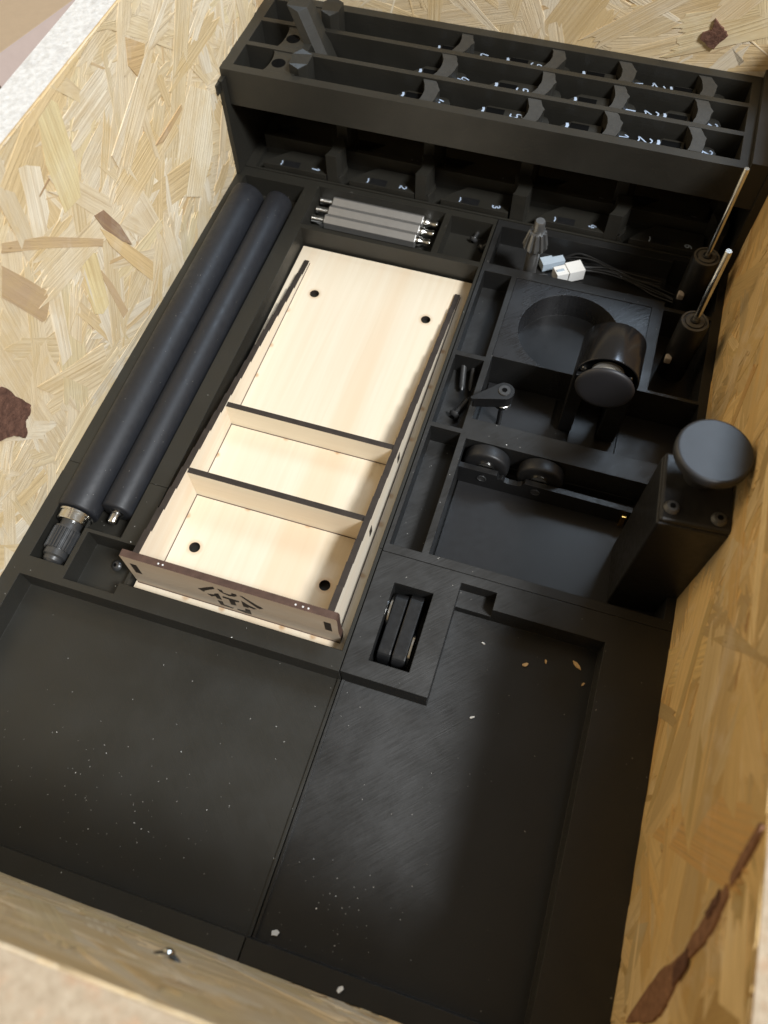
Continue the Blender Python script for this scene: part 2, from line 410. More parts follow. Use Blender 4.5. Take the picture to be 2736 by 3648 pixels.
def panel(name, box):
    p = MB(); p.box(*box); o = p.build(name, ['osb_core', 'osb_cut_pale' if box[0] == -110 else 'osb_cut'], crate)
    for f in o.data.polygons:
        if f.normal.z > .9: f.material_index = 1
    return o
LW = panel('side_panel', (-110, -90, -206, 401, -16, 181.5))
RW = MB().prism([(-206, -16), (401, -16), (401, 143), (40, 143), (-60, 162), (-206, 162)], 267, 287, lambda p, h: (h, p[0], p[1])).build('side_panel', ['osb_core', 'osb_cut'], crate)  # unseen rear stretch of the top edge lowered to let the room lamp in
for f in RW.data.polygons:
    if f.normal.z > .9: f.material_index = 1
BW = panel('end_panel', (-90, 267, 381, 401, -16, 150))
FW = panel('end_panel', (-90, 267, -206, -186, -16, 193))
MB().box(-110, 287, -206, 401, -28, -16).build('bottom_panel', 'osb_core', crate)
TAN = (.56, .41, .25); CREAM = (.83, .74, .58); YEL = (.77, .65, .38); BRN = (.50, .36, .23)
Lp = lambda pts: [(a + 186, z + 16) for a, z in pts]
strands('wood_strands', LW, (-90, -186, -16), (0, 1, 0), (0, 0, 1), (1, 0, 0), 567, 197, 760, .75, 3, .35, [
    (Lp([(251.0, 105.1), (272.2, 87.2), (257.8, 52.1), (230.7, 37.5), (196.2, 65.8), (221.8, 89.8), (238.5, 99.1)]), .75, (.84, .74, .55), 1.05),
    (Lp([(118.2, 178.9), (129.4, 177.5), (133.6, 171.6), (129.1, 138.9), (122.7, 125.9), (107.6, 128.2), (109.2, 155.9)]), 1.5, YEL, 1.0),
    (Lp([(192.8, 139.1), (246.8, 153.4), (258.3, 152.1), (247.5, 159.9), (225.1, 152.5), (157.3, 125.0), (159.4, 115.5)]), .28, CREAM, 1.15),
    (Lp([(34.3, 74.2), (62.9, 58.6), (90.8, 45.1), (83.6, 19.6), (32.6, 50.1), (33.0, 59.3), (41.2, 58.0)]), -.55, (.78, .64, .42), 1.1),
    (Lp([(104.9, 103.4), (116.2, 92.9), (109.1, 59.8), (101.1, 59.6), (95.3, 65.8), (97.2, 80.3)]), 1.4, (.80, .67, .38), 1.05),
    (Lp([(73.5, 110.3), (82.4, 103.7), (65.8, 64.1), (56.3, 65.6), (63.0, 84.4)]), 1.2, CREAM, 1.15),
    (Lp([(55.4, 141.4), (64.3, 124.4), (71.9, 108.3), (69.1, 101.4), (62.7, 96.7), (59.4, 98.0), (50.9, 119.0), (45.7, 130.0)]), -1.15, BRN, 1.15),
    (Lp([(114.3, 81.7), (118.2, 67.3), (121.4, 40.8), (115.0, 41.1), (112.8, 77.4)]), -1.3, TAN, 1.2),
    (Lp([(200.8, 164.7), (216.3, 151.8), (211.6, 147.4), (200.9, 142.8), (195.9, 152.0)]), -.4, (.60, .42, .22), 1.3),
    (Lp([(62.0, 149.1), (86.9, 131.0), (126.1, 94.3), (122.9, 91.7), (86.1, 124.1), (59.1, 145.7)]), -.73, (.55, .40, .24), 1.05),
    (Lp([(126.8, 101.1), (137.5, 85.8), (159.8, 45.0), (153.1, 34.3), (139.8, 62.0), (129.2, 86.4)]), -1.1, (.72, .53, .28), 1.2),
    (Lp([(126.5, 110.2), (135.1, 106.9), (143.0, 89.5), (146.6, 71.4), (139.7, 80.3), (129.4, 98.9)]), -1.1, (.30, .19, .12), 1.35),
    (Lp([(198.5, 101.5), (235.6, 102.7), (235.5, 99.7), (217.6, 98.0), (207.3, 97.4)]), 0, (.52, .36, .21), 1.3)])
strands('wood_strands', RW, (267, -186, -16), (0, 1, 0), (0, 0, 1), (-1, 0, 0), 567, 178, 640, .6, 11, .3, (), (1.0, .86, .60), lambda x: 178 if x < 126 else (178 - 19 * min(1, (x - 126) / 100)))  # tone puts the shaded wall's warm bounce light into the strand colours
strands('wood_strands', BW, (-90, 381, -16), (1, 0, 0), (0, 0, 1), (0, -1, 0), 357, 166, 380, .9, 21, .45)
strands('wood_strands', FW, (-90, -186, -16), (1, 0, 0), (0, 0, 1), (0, 1, 0), 357, 209, 430, .35, 31, .2)
random.seed(5)
yz = lambda p, h: (h, p[0], p[1]); xz = lambda p, h: (p[0], h, p[1])
bark_flake([(17.2, 96.5), (20.8, 82.9), (24.3, 71.9), (20.0, 68.5), (15.8, 68.6), (12.8, 62.4), (9.8, 61.3), (5.2, 70.4), (-4, 78), (-6, 100), (6, 104)], yz, -90.2, -87.6, LW)
bark_flake([(209.5, 122.5), (216.2, 117.9), (220.1, 114.0), (214.5, 104.4), (211.6, 105.3), (204.4, 109.4), (205.0, 113.4), (209.4, 115.4)], xz, 381.2, 378.6, BW)
for P in ([(-92.3, 158.4), (-93.6, 161.1), (-105.5, 147.5), (-110, 140), (-107, 139), (-101, 146)], [(-108.5, 137), (-112, 139), (-121, 129), (-127, 119), (-131, 108), (-128, 104), (-119, 118)],
          [(-129, 103), (-133.4, 107.2), (-149.9, 83.7), (-153, 72), (-155.7, 41.9), (-146, 58), (-136.3, 77)]):
    bark_flake(P, yz, 267.2, 265.2, RW, 'bark_light')
bark_flake([(-110, 132), (-113, 133), (-119, 124), (-117, 121)], yz, 265.3, 264.7, RW)
bark_flake([(-128, 108), (-133, 109), (-140, 97), (-134, 95)], yz, 265.3, 264.7, RW)
sc_ = MB(); sc_.lathe([(4.6, -.5), (5.4, .5), (5.0, 1.1), (3.4, 1.9), (2.4, 2.3), (2.0, 3.2), (.5, 3.8)], (94.7, -186, 93.5), (0, 1, 0), 24); sc_.build('screw', 'chrome', FW, 40)

card = thing('cardboard_box', 'tan cardboard box standing outside the crate, beyond its left wall', 'box', (-300, 240, -40))
cdir = V((-23.0, 63.0, 0)).normalized()
cm = MB(); A = V((-201.6, 227.2, 120)); B = V((-185.0, 290.0, 120)); nrm = V((-(B - A).y, (B - A).x, 0)).normalized()
Q = [A - (B - A) * .22, B + (B - A) * 1.6]; Q2 = [q + nrm * 260 for q in Q]
cm.prism([(p.x, p.y) for p in (Q[0], Q[1], Q2[1], Q2[0])], -40, 120); cm.build('carton', 'card', card, bevel=1.0)
fl = MB(); dn = (-nrm * 22 + V((0, 0, -34)))
fp = [Q[0] + V((0, 0, .4)) - nrm * .4, Q[1] + V((0, 0, .4)) - nrm * .4]; tv = nrm * -1.8
fl.face([fp[0], fp[1], fp[1] + dn, fp[0] + dn]); fl.face([p + tv for p in (fp[0] + dn, fp[1] + dn, fp[1], fp[0])])
fl.face([fp[0] + dn, fp[1] + dn, fp[1] + dn + tv, fp[0] + dn + tv]); fl.face([fp[0], fp[0] + dn, fp[0] + dn + tv, fp[0] + tv])
fl.build('flap', 'card_pink', card)

# ------------------------------------------------------------------ the four printed trays
ZB, ZT, ZF = -15.5, 15, -1
HF = []
def tray(name, label, rect, pockets, mat='print'):
    t = thing(name, label, 'tray', ((rect[0] + rect[1]) / 2, (rect[2] + rect[3]) / 2, ZB), 'black printed trays lining the crate')
    m = MB().grid(rect, ZB, ZT, pockets); HF.append((rect, m.hfun)); m.build('tray_body', mat, t)
    return t
LF = tray('printed_tray', 'black printed tray with the wide empty bay, front left, ending under the wooden caddy', (-89, 106.3, -185, 24.6),
     [(-80, 106.4, -175, -48.5, ZF), (104.7, 106.4, -175, -48.5, .1), (-80, -58.5, -37.5, 30, ZF), (-58.5, -36, -12.5, 30, ZF), (-55.5, -26.5, -44.3, -14.5, ZF),
      (-24.5, 104.4, -37.5, 30, -4.2), (-26.5, -24.5, -44.3, -14.5, 6)])
LB = tray('printed_tray', 'black printed tray holding the rollers and threaded rods, back left', (-89, 106.3, 24.9, 293),
     [(-80, -36, 20, 200, ZF), (-82.5, -36, 120, 284.5, ZF), (-24.5, 104.4, 20, 245.5, -4.2), (-26, 69.5, 249, 288.6, ZF), (74, 104.3, 249.6, 287.6, ZF)])
RF = tray('printed_tray', 'black printed tray with the empty L shaped bay and slotted corner block, front right', (106.9, 266, -185, 23.6),
     [(106.8, 234, -175, -48, ZF), (153.6, 234, -175, 7.8, ZF), (153.6, 173.6, 7.7, 18, 5), (119, 141, -38.2, 7.4, -12), (106.8, 108.4, -175, -48, .1)], 'print_cross')
RB = tray('printed_tray', 'black printed tray crowded with rotary tool parts, back right', (106.9, 266, 23.9, 293),
     [(109.3, 128, 171.8, 243.3, ZF), (109.3, 128, 114.8, 168.4, ZF), (109.3, 128, 29, 111.6, ZF), (132, 261, 124, 173.8, -12.5), (132, 261, 29.5, 109, -12.5),
      (110.6, 261, 250.4, 287.2, ZF), (131.6, 222, 174.2, 243.2, -14), (229.5, 260, 176, 243, -9), (229.5, 260, 246, 290, -9)], 'print_cross')
# the lighter block with the round well
hb = MB(); cx, cy, R = 174.5, 206.2, 32.6; N_ = 72
x0, x1, y0, y1 = 131.7, 221.9, 174.3, 243.1
def sq(a):
    c, s_ = math.cos(a), math.sin(a); k = 1e9
    for lim, q in ((x1 - cx, c), (x0 - cx, c), (y1 - cy, s_), (y0 - cy, s_)):
        if lim * q > 0: k = min(k, lim / q)
    return (cx + c * k, cy + s_ * k)
angs = sorted([2 * math.pi * i / N_ for i in range(N_)] + [math.atan2(y - cy, x - cx) % (2 * math.pi) for x in (x0, x1) for y in (y0, y1)])
ri = [hb.b.verts.new((cx + R * math.cos(a), cy + R * math.sin(a), 14.6)) for a in angs]; ro = [hb.b.verts.new((*sq(a), 14.6)) for a in angs]
rf = [hb.b.verts.new((cx + R * math.cos(a), cy + R * math.sin(a), -4.5)) for a in angs]; rb_ = [hb.b.verts.new((*sq(a), -13.5)) for a in angs]
n_ = len(angs)
for i in range(n_):
    j = (i + 1) % n_
    hb.b.faces.new((ri[i], ro[i], ro[j], ri[j])); hb.b.faces.new((ri[i], ri[j], rf[j], rf[i])); hb.b.faces.new((ro[i], rb_[i], rb_[j], ro[j]))
wf = hb.b.faces.new(rf); wf.material_index = 1
hb.build('round_well_block', ['print_rough', 'satin'], RB)
MB().box(133, 260.5, 30.2, 108.6, -12.4, -10.6).build('smooth_floor_plate', 'plate', RB)
fp_ = MB(); fp_.box(133, 178, 125, 173, -12.4, -10.8); fp_.box(191, 206.5, 125, 173, -12.4, -8.5); fp_.box(221, 260, 125, 173, -12.4, -10.8)
fp_.build('stepped_floor_plate', 'plate', RB)

# ------------------------------------------------------------------ back shelf: upper rack and lower rack
rack = thing('jaw_rack', 'black three row rack along the back wall, raised on side panels', 'rack', (88, 335, 15))
rm = MB().grid((-90, 250, 290, 379.5), 67, 92, [(-82, 244, 296.5, 319, 70), (-82, 244, 323, 347, 70), (-82, 244, 351, 372.5, 70)])
HR = rm.hfun; rm.build('rack_body', 'print', rack)
for y0_, y1_ in ((296.6, 318.9), (323.1, 346.9), (351.1, 372.4)):
    ym = (y0_ + y1_) / 2; w = y1_ - y0_
    p = MB(); arc = [(-62.5 + 3.0 * math.cos(a), ym + w / 2 * math.sin(a)) for a in [math.pi / 2 - k * math.pi / 8 for k in range(9)]]
    p.prism([(-40, y0_), (-40, y1_)] + arc, 70.1, 91.4)
    p.build('socket_block', 'print', rack)
    MB().lathe([(4.7, 0), (4.7, .12)], (-54, ym - 1, 91.35), (0, 0, 1), 28).build('socket_hole', 'hex', rack)
    MB().box(-81.9, -63, y0_, y1_, 70.1, 76).build('cell_floor', 'print', rack)
MB().box(-90, -86, 284, 380, 15.1, 87).build('side_upright', 'print', rack)
MB().box(-90, -87.5, 279.5, 284.1, 80, 86.5).build('upright_lip', 'print', rack)
MB().box(261, 266, 287, 380, 15.1, 100).build('side_upright', 'print', rack)
MB().box(250.1, 266, 288.5, 382 - 1.5, 66, 97).build('raised_end_block', 'print', rack)
low = thing('lower_jaw_rack', 'dark two row rack in the shade under the raised back rack', 'rack', (88, 335, -15))
lm = MB().grid((-85.8, 260.8, 293.2, 380), -15.4, 16, [(-78, 256, 294.4, 316, 12), (-78, 256, 320, 344, 12), (-78, 256, 348, 376, 12)])
lm.build('rack_body', 'print', low)
MB().box(-77.9, 255.9, 316.2, 319.8, 16.05, 27).build('row_divider', 'print', low)

STROKE = {'1': [[(.2, .75), (.55, 1), (.5, 0)]], '|': [[(.5, 1), (.5, 0)]], '/': [[(.2, 1), (.8, 0)]],
          '2': [[(.1, .8), (.35, 1), (.7, .9), (.75, .65), (.1, .05), (.45, .1), (.9, 0)]],
          '3': [[(.1, .95), (.6, 1), (.75, .75), (.4, .55), (.8, .35), (.6, 0), (.1, .05)]],
          '4': [[(.35, 1), (.1, .4), (.85, .45)], [(.6, .75), (.55, 0)]],
          '5': [[(.8, 1), (.25, .95), (.2, .6), (.65, .6), (.75, .25), (.5, 0), (.1, .08)]],
          '6': [[(.8, .95), (.3, .75), (.15, .3), (.5, 0), (.8, .3), (.5, .55), (.2, .4)]]}
def curve(pts, k=5):
    out = []; P = [pts[0]] + pts + [pts[-1]]
    for i in range(1, len(P) - 2):
        for q in range(k):
            t = q / k; out.append(tuple(.5 * ((2 * P[i][d]) + (-P[i - 1][d] + P[i + 1][d]) * t + (2 * P[i - 1][d] - 5 * P[i][d] + 4 * P[i + 1][d] - P[i + 2][d]) * t * t + (-P[i - 1][d] + 3 * P[i][d] - 3 * P[i + 1][d] + P[i + 2][d]) * t ** 3) for d in (0, 1)))
    return out + [pts[-1]]
def mark(parent, ch, x, y, z, size=8.5, rot=0.0, w=1.15, mat='paint'):
    rot += random.uniform(-.25, .25); size *= random.uniform(.88, 1.08)
    """hand written number: a painted stroke lying on a flat top, turned by rot"""
    m = MB(); c, s_ = math.cos(rot), math.sin(rot)
    for st in STROKE[ch]:
        m.ribbon([(x + ((a - .5) * c * .75 - (b - .5) * s_) * size, y + ((a - .5) * s_ * .75 + (b - .5) * c) * size, z) for a, b in curve(st)], w * random.uniform(.8, 1.1))
    return m.build('number_mark', mat, parent)
ROWN = ['front', 'middle', 'rear']
def jaw(x, y0_, y1_, z0, zl, zt, label, group, marks, tick=True, low_mat='print', lean=0, mk='paint', left=-33, right=17):
    """stepped clamping jaw: low bar with a pointed end and a rounded end, a tall curved step in between"""
    ym = (y0_ + y1_) / 2; w = y1_ - y0_
    t = thing('clamping_jaw', label, 'jaw', (x, ym, z0), group)
    b = MB()
    fr = .42 * w
    b.prism([(x + left, y0_ + .4), (x - .2, y0_ + .4), (x - .2, y1_ - 3), (x + left + 16, y1_ - 3), (x + left + 6, y0_ + fr)], z0, zl)
    b.prism([(x + 9.5, y0_ + .4)] + [(x + right - 5 + 5 * math.sin(a), y0_ + .4 + (w - 4) * (1 - math.cos(a)) / 2) for a in [k * math.pi / 6 for k in range(7)]] + [(x + 9.5, y1_ - 3.6)], z0, zl)
    b.build('low_step', low_mat, t)
    st = MB(); L = []; R_ = []; lean = random.uniform(-1.4, 1.4); fat = random.uniform(-.8, 1.0); zt += random.uniform(-.7, .5)
    for k in range(9):
        q = -1 + k / 4; y = ym + q * (w / 2 - .3); bulge = 2.6 * (1 - q * q)
        L.append((x + bulge + lean * q + random.uniform(-.25, .25), y)); R_.append((x + 8.4 + fat + bulge * 1.05 + lean * q + random.uniform(-.3, .3) + (1.2 if k == 5 else 0), y))
    st.prism(L + R_[::-1], z0, zt); tsp = st.build('tall_step', ['print', 'crust'], t)
    for f in tsp.data.polygons: f.material_index = 1 if f.normal.z > .9 and zl > 50 else 0
    ty, tw_ = (12.0, 1.7) if zl > 50 else (1.6, .9)
    if tick:
        m = MB(); m.ribbon([(x + left + 13.2, y0_ + ty, zl + .08), (x + left + 13.6, y0_ + ty + 2.4, zl + .08), (x + left + 13.0, y0_ + ty + 4.6, zl + .08)], tw_); m.build('paint_tick', mk, t)
        MB().box(x + left + 15, x + left + 27, y0_ + ty - .6, y0_ + ty + 5.6, zl + .02, zl + .1).build('slot_recess', 'hex' if zl > 50 else 'satin', t)
    for (ch, dx, dy, size, rot) in marks: mark(t, ch, x + dx, y0_ + dy, zl + .12, size * (1.12 if zl > 50 else 1), rot, 1.0, mk)
    return t
G1 = 'clamping jaws standing in the upper rack'
POS = ['leftmost', 'second from the left', 'third from the left', 'rightmost']
for ri_, (a, b_) in enumerate(((296.6, 318.9), (323.1, 346.9), (351.1, 372.4))):
    for ci, x in enumerate((43 + [0, 4, 9][ri_], 111 + [0, 2, 3][ri_], 160.5, 212)):
        Q = -math.pi / 2
        mk = [[('4', (11, 17, 18)[ri_], 13.5, 7.5, Q)], [('5', (-5, -9, -7)[ri_], 13.5, 6.5, Q)], [('1' if ri_ == 0 else '|', 13, 13.6, 8, Q + .2)], [('2', -24, 13.6, 7.5, Q)] + ([('2', 14, 13, 6, Q)] if ri_ < 2 else [])][ci]
        lab = f'black jaw {["marked 4", "marked 5", "marked 1", "marked 2"][ci]}, {POS[ci]} in {ROWN[ri_]} row of raised rack'
        jaw(x, a, b_, 70.2, 83, 91.5, lab, G1, mk, True, 'print', 0, 'paint', (-26, -40, -35, -29)[ci], (20, 17, 18, 20)[ci])
G2 = 'clamping jaws lying in the lower rack'
for ri_, (a, b_) in enumerate(((294.8, 315.8), (320.2, 343.8))):
    for ci, x in enumerate((-22.5, 44, 112.5, 180.5, 246)):
        lab = f'black jaw {"marked " + "12346"[ci]}, {["leftmost", "second from the left", "third from the left", "fourth from the left", "rightmost"][ci]} in the shaded {["front", "back"][ri_]} row'
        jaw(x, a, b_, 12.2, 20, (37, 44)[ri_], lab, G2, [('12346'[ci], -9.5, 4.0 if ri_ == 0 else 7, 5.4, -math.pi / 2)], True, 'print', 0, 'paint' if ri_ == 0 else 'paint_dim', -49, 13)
G3 = 'black wedge pegs at the left end of the raised rack'
def peg(x, y, z0, z1, label, lean=(0, 0), w=10, d=17):
    t = thing('wedge_peg', label, 'peg', (x, y, z0), G3)
    P = [(-w * .5, -d * .5), (w * .1, -d * .5), (w * .5, -d * .12), (w * .5, d * .5), (-w * .2, d * .5), (-w * .62, d * .1)]
    at = lambda p, h, k=1: (x + p[0] * k + lean[0] * (h - z0), y + p[1] * k + lean[1] * (h - z0), h)
    m = MB(); m.prism(P, z0, z1, lambda p, h: at(p, h)); m.build('peg_shaft', 'print', t)
    c = MB(); lo = [c.b.verts.new(at(p, z1)) for p in P]; hi = [c.b.verts.new(at((p[0], p[1]), z1 + (3.2 if i in (0, 5, 4) else .3))) for i, p in enumerate(P)]
    for i in range(6): c.b.faces.new((lo[i], lo[(i + 1) % 6], hi[(i + 1) % 6], hi[i]))
    c.b.faces.new(hi[:3] + [hi[5]]); c.b.faces.new([hi[5], hi[2], hi[3], hi[4]]); c.build('slanted_top', 'print', t)
peg(-38, 307.5, 70.2, 95, 'wedge shaped black peg in the front row beside the socket hole')
peg(-28, 334, 70.2, 108, 'tall leaning black peg in the middle row of the rack', (-.60, .30))
peg(-35, 361.5, 70.2, 99, 'black wedge peg at the left of the rear rack row')

# ------------------------------------------------------------------ laser cut wooden caddy
cad = thing('wooden_caddy', 'pale laser cut plywood caddy with two dividers and a smoky front panel', 'caddy', (38, 105, -4))
pl = MB(); pl.prism([(-23, -33), (101.8, -33), (101.8, 243.6), (-23, 243.6)], -4, 0, side=1)
plate = pl.build('base_plate', ['ply_plate', 'char_brown'], None, local=True)
# real holes: cut with a boolean against four short cylinders, applied at once
cut = MB()
for x, y in HOLES: cut.lathe([(3.25, -6), (3.25, 2)], (x, y, 0), (0, 0, 1), 32)
cut = cut.build('cutter', ['char'])
md = plate.modifiers.new('holes', 'BOOLEAN'); md.object = cut; md.operation = 'DIFFERENCE'; md.solver = 'EXACT'; md.material_mode = 'TRANSFER'
me2 = bpy.data.meshes.new_from_object(plate.evaluated_get(bpy.context.evaluated_depsgraph_get()))
plate.modifiers.clear(); plate.data = me2; bpy.data.objects.remove(cut)
plate.parent = cad; plate.matrix_parent_inverse = Matrix.Translation(-V((38, 105, -4)) * MM)
hslope = lambda y: max(.8, 34.0 - 33.2 * (y + 25) / 254.5)
def wall_profile():
    n = 17; ya, yb = -25.0, 229.5; pts = [(ya, 0), (yb, 0)]
    for k in range(n, 0, -1):
        y1_ = ya + (yb - ya) * k / n; y0_ = ya + (yb - ya) * (k - 1) / n
        h = hslope((y0_ + y1_) / 2); pts += [(y1_, h - .15), (y0_ + .6, h + .5), (y0_, h + .2)]
    return pts
for x in (-16.8, 93.2):
    w_ = MB(); w_.prism([(a, b) for a, b in wall_profile()], x, x + 3.7, lambda p, h: (h, p[0], p[1]), 1); o = w_.build('side_wall', ['ply', 'char'], cad)
    if x > 0:
        for (ya, yb, za, zb_) in ((83.8, 88, 8.5, 15), (30.9, 35, 12, 19)):
            MB().box(96.85, 97.1, ya, yb, za, zb_).build('tab_end', 'char', o)
for y in (32.8, 86.0):
    h = hslope(y + 2) - .6
    d_ = MB(); d_.prism([(-13.05, .05), (93.15, .05), (93.15, h), (-13.05, h)], y, y + 3.6, lambda p, h_: (p[0], h_, p[1]), 1); d_.build('divider', ['ply_div', 'char'], cad)
f_ = MB(); f_.prism([(-22, .05), (99.7, .05), (100.2, 9), (99.5, 16), (99.9, 33.5), (99.2, 35.2), (-22, 35.2)], -29.2, -25.1, lambda p, h_: (p[0], h_, p[1]), 1)
fpn = f_.build('front_panel', ['ply_front', 'char_brown'], cad)
for (xa, xb) in ((-18.2, -14.4), (92.2, 96.0)):
    MB().box(xa, xb, -29.32, -29.1, 15.5, 27.5).build('tab_slot', 'char', fpn)
LOGO = [[(19.8, 20.2), (22.5, 22.3), (25.1, 25.1), (30.8, 29.9), (31.2, 27.2), (27.1, 23.2), (23.8, 19.7), (23.0, 17.5), (22.3, 17.5)],
 [(32.9, 28.9), (35.6, 28.6), (35.8, 25.7), (39.5, 25.2), (40.9, 26.9), (40.9, 28.7), (43.7, 28.8), (43.7, 26.3), (41.7, 24.0), (38.4, 22.8), (35.8, 24.0), (34.0, 25.4)],
 [(45.7, 28.6), (47.1, 28.8), (53.9, 21.5), (56.2, 20.0), (57.3, 18.6), (54.9, 16.2), (53.1, 17.6), (47.0, 26.4)],
 [(24.3, 15.8), (26.5, 16.7), (28.7, 17.5), (29.4, 19.5), (32.0, 21.4), (32.3, 12.7), (29.7, 12.8), (29.1, 15.7), (26.4, 13.3)],
 [(34.1, 19.4), (43.6, 19.2), (43.3, 17.3), (40.5, 16.1), (40.4, 10.4), (37.1, 9.4), (37.2, 16.6), (33.7, 16.9)],
 [(45.2, 20.9), (48.5, 17.4), (53.0, 14.8), (51.0, 12.9), (48.2, 14.2), (47.8, 12.3), (44.8, 12.3)],
 [(29.2, 9.7), (32.1, 10.0), (32.1, 5.6), (37.8, 4.6), (37.0, 3.1), (29.7, 3.6)],
 [(40.0, 5.2), (44.8, 5.8), (45.4, 9.7), (48.2, 9.6), (48.0, 2.6), (44.0, 2.0), (39.8, 3.5)]]
for (xa, xb, ya, yb) in ((-13.05, -12.6, -25, 229), (96.95, 97.4, -25, 229), (-13, 93, 32.3, 32.75), (-13, 93, 85.5, 85.95), (-22, 99.5, -29.7, -29.25)):
    MB().box(xa, xb, ya, yb, .02, .22).build('scorched_joint', 'char_brown', cad)
lg = MB()
for P in LOGO: lg.prism(P, -29.1, -29.3, lambda p, h_: (p[0], h_, p[1]))
lg.build('cut_out_emblem', 'char', fpn)
for x, z in ((0, 35.2), (2.5, 35.1), (77, 35.2), (81, 35.2), (84, 35.1)):
    MB().lathe([(.6, -.2), (.55, .15), (.2, .35)], (x, -27.4, z), (0, 0, 1), 7).build('glue_drop', 'white', fpn)

# ------------------------------------------------------------------ rollers
def roller(name, label, a, b, r, parts):
    a, b = V(a), V(b); d = (b - a).normalized(); L = (b - a).length
    t = thing(name, label, 'roller', a, 'dark rubber rollers in the left channel')
    MB().lathe([(r - 1.2, 0), (r - .3, .5), (r, 1.6), (r, L - 1.6), (r - .3, L - .5), (r - 1.2, L)], a, d, 56).build('rubber_sleeve', 'rubber', t, 50)
    for nm, mat, prof in parts(L): MB().lathe(prof, a, d, 40).build(nm, mat, t, 35)
    return t, a, d
t1, a1, d1 = roller('rubber_roller', 'thicker dark rubber roller with steel bearing and ribbed pulley end', (-68.6, -4.4, 12), (-69.2, 261, 18.5), 11.9, lambda L: [
    ('bearing', 'chrome', [(9.4, -1.4), (9.9, -1.2), (9.9, -2.4), (9.0, -2.6), (9.0, -7.0), (8.6, -7.4), (5, -7.4)]),
    ('hub', 'blackox', [(6, -7), (6, -11), (7.6, -11.3), (7.6, -12.4)]),
    ('end_cap', 'blackox', [(6.6, -25), (6.6, -28.6), (5.4, -29.6), (5.2, -31.5), (3.8, -33), (1.0, -33.6)]),
    ('axle', 'chrome', [(2.6, L - .5), (2.6, L + 5), (2.0, L + 6)])])
g_ = MB(); q = V((0, 0, 1)).rotation_difference(d1); nT = 26
ringP = []
for i in range(nT):
    for fr, rr in ((0, 6.9), (.3, 6.9), (.45, 7.9), (.85, 7.9)):
        an = 2 * math.pi * (i + fr) / nT; ringP.append((rr * math.cos(an), rr * math.sin(an)))
g_.prism(ringP, -12.4, -25, lambda p, h: a1 + q @ V((p[0], p[1], h))); g_.build('ribbed_pulley', 'blackox', t1)
roller('rubber_roller', 'thinner dark rubber roller with a plain steel end pin', (-47.4, 2.8, 11), (-46.6, 263, 17.5), 9.7, lambda L: [
    ('end_pin', 'chrome', [(4, -.2), (3.2, -.6), (3.2, -1.6), (2.9, -1.8), (2.9, -6.2), (2.4, -7.0)]),
    ('axle', 'chrome', [(2.4, L - .5), (2.4, L + 4.5), (1.6, L + 5.5)])])

# ------------------------------------------------------------------ hexagonal rods
def hexrod(x, y, z):
    t = thing('hex_standoff_rod', '', 'rod', (x, y, z), 'grey hexagonal rods in the back tray')
    ex = lambda p, h: (x + h, y + p[0], z + p[1])
    MB().prism(ngon(6, 5.35, ph=math.pi / 6), 10.5, 79, ex).build('hex_shaft', 'alu', t, bevel=.35)
    MB().lathe(thread(2.5, 0, 10, .9, .4), (x, y, z), (1, 0, 0), 20).build('threaded_end', 'chrome', t, 60)
    MB().lathe([(3.3, 79), (3.5, 80.2), (3.3, 81.6), (2.3, 83), (2.0, 85), (2.3, 87.2), (2.7, 88.4), (2.4, 89.8), (1.2, 90.4)], (x, y, z), (1, 0, 0), 24).build('ball_end', 'chrome', t, 60)
    return t
h0 = hexrod(-25, 286.3, 4.4); h0['label'] = 'grey hexagonal rod with threaded end, rearmost of the three'
dup(h0, (-25, 276.8, 4.4), 'grey hexagonal rod with threaded end, between the two others')
dup(h0, (-25, 267.3, 4.4), 'grey hexagonal rod with threaded end, nearest the wooden caddy')

# ------------------------------------------------------------------ screws
def screw(loc, d, L, r, label, head=2.0, mat='blackox'):
    d = V(d).normalized(); t = thing('machine_screw', label, 'screw', loc, 'loose black screws in the trays')
    MB().lathe([(head * r * .95, -.1), (head * r, .4), (head * r * .8, 1.6), (head * r * .45, 2.2)], V(loc), -d, 20).build('screw_head', mat, t, 40)
    MB().lathe([(r, 0)] + thread(r, 1, L - 2, .95, .38) + [(r * .3, L)], loc, d, 14).build('threaded_shank', mat, t, 60)
    MB().lathe([(r * .75, 0), (r * .75, .1)], V(loc) - d * 2.25, -d, 6).build('drive_socket', 'hex', t)
screw((115.2, 170.2, 4.5), (.18, -.95, -.05), 20, 2.0, 'largest black screw with a pan head, leaning against the back of its cell')
screw((121.8, 169.8, 4), (.12, -.98, -.05), 18, 1.7, 'slimmer black screw beside the partition, right of the largest screw')
screw((119.5, 132.5, 2.2), (.33, .9, .02), 15, 1.9, 'black screw with its head toward the viewer, below the pair', 2.0)
screw((-36.8, -24.3, 1.5), (.25, .3, -.9), 3, 1.5, 'tiny black button screw half hidden by the caddy front panel', 2.2)
screw((92.5, 283, 2.2), (.25, .9, .3), 8, 1.5, 'small dark screw in the square back cell, upper one of two', 2.0)
screw((100, 276.5, 2.2), (.6, .7, .1), 7, 1.5, 'small dark screw in the square back cell, lower one of two', 2.0)

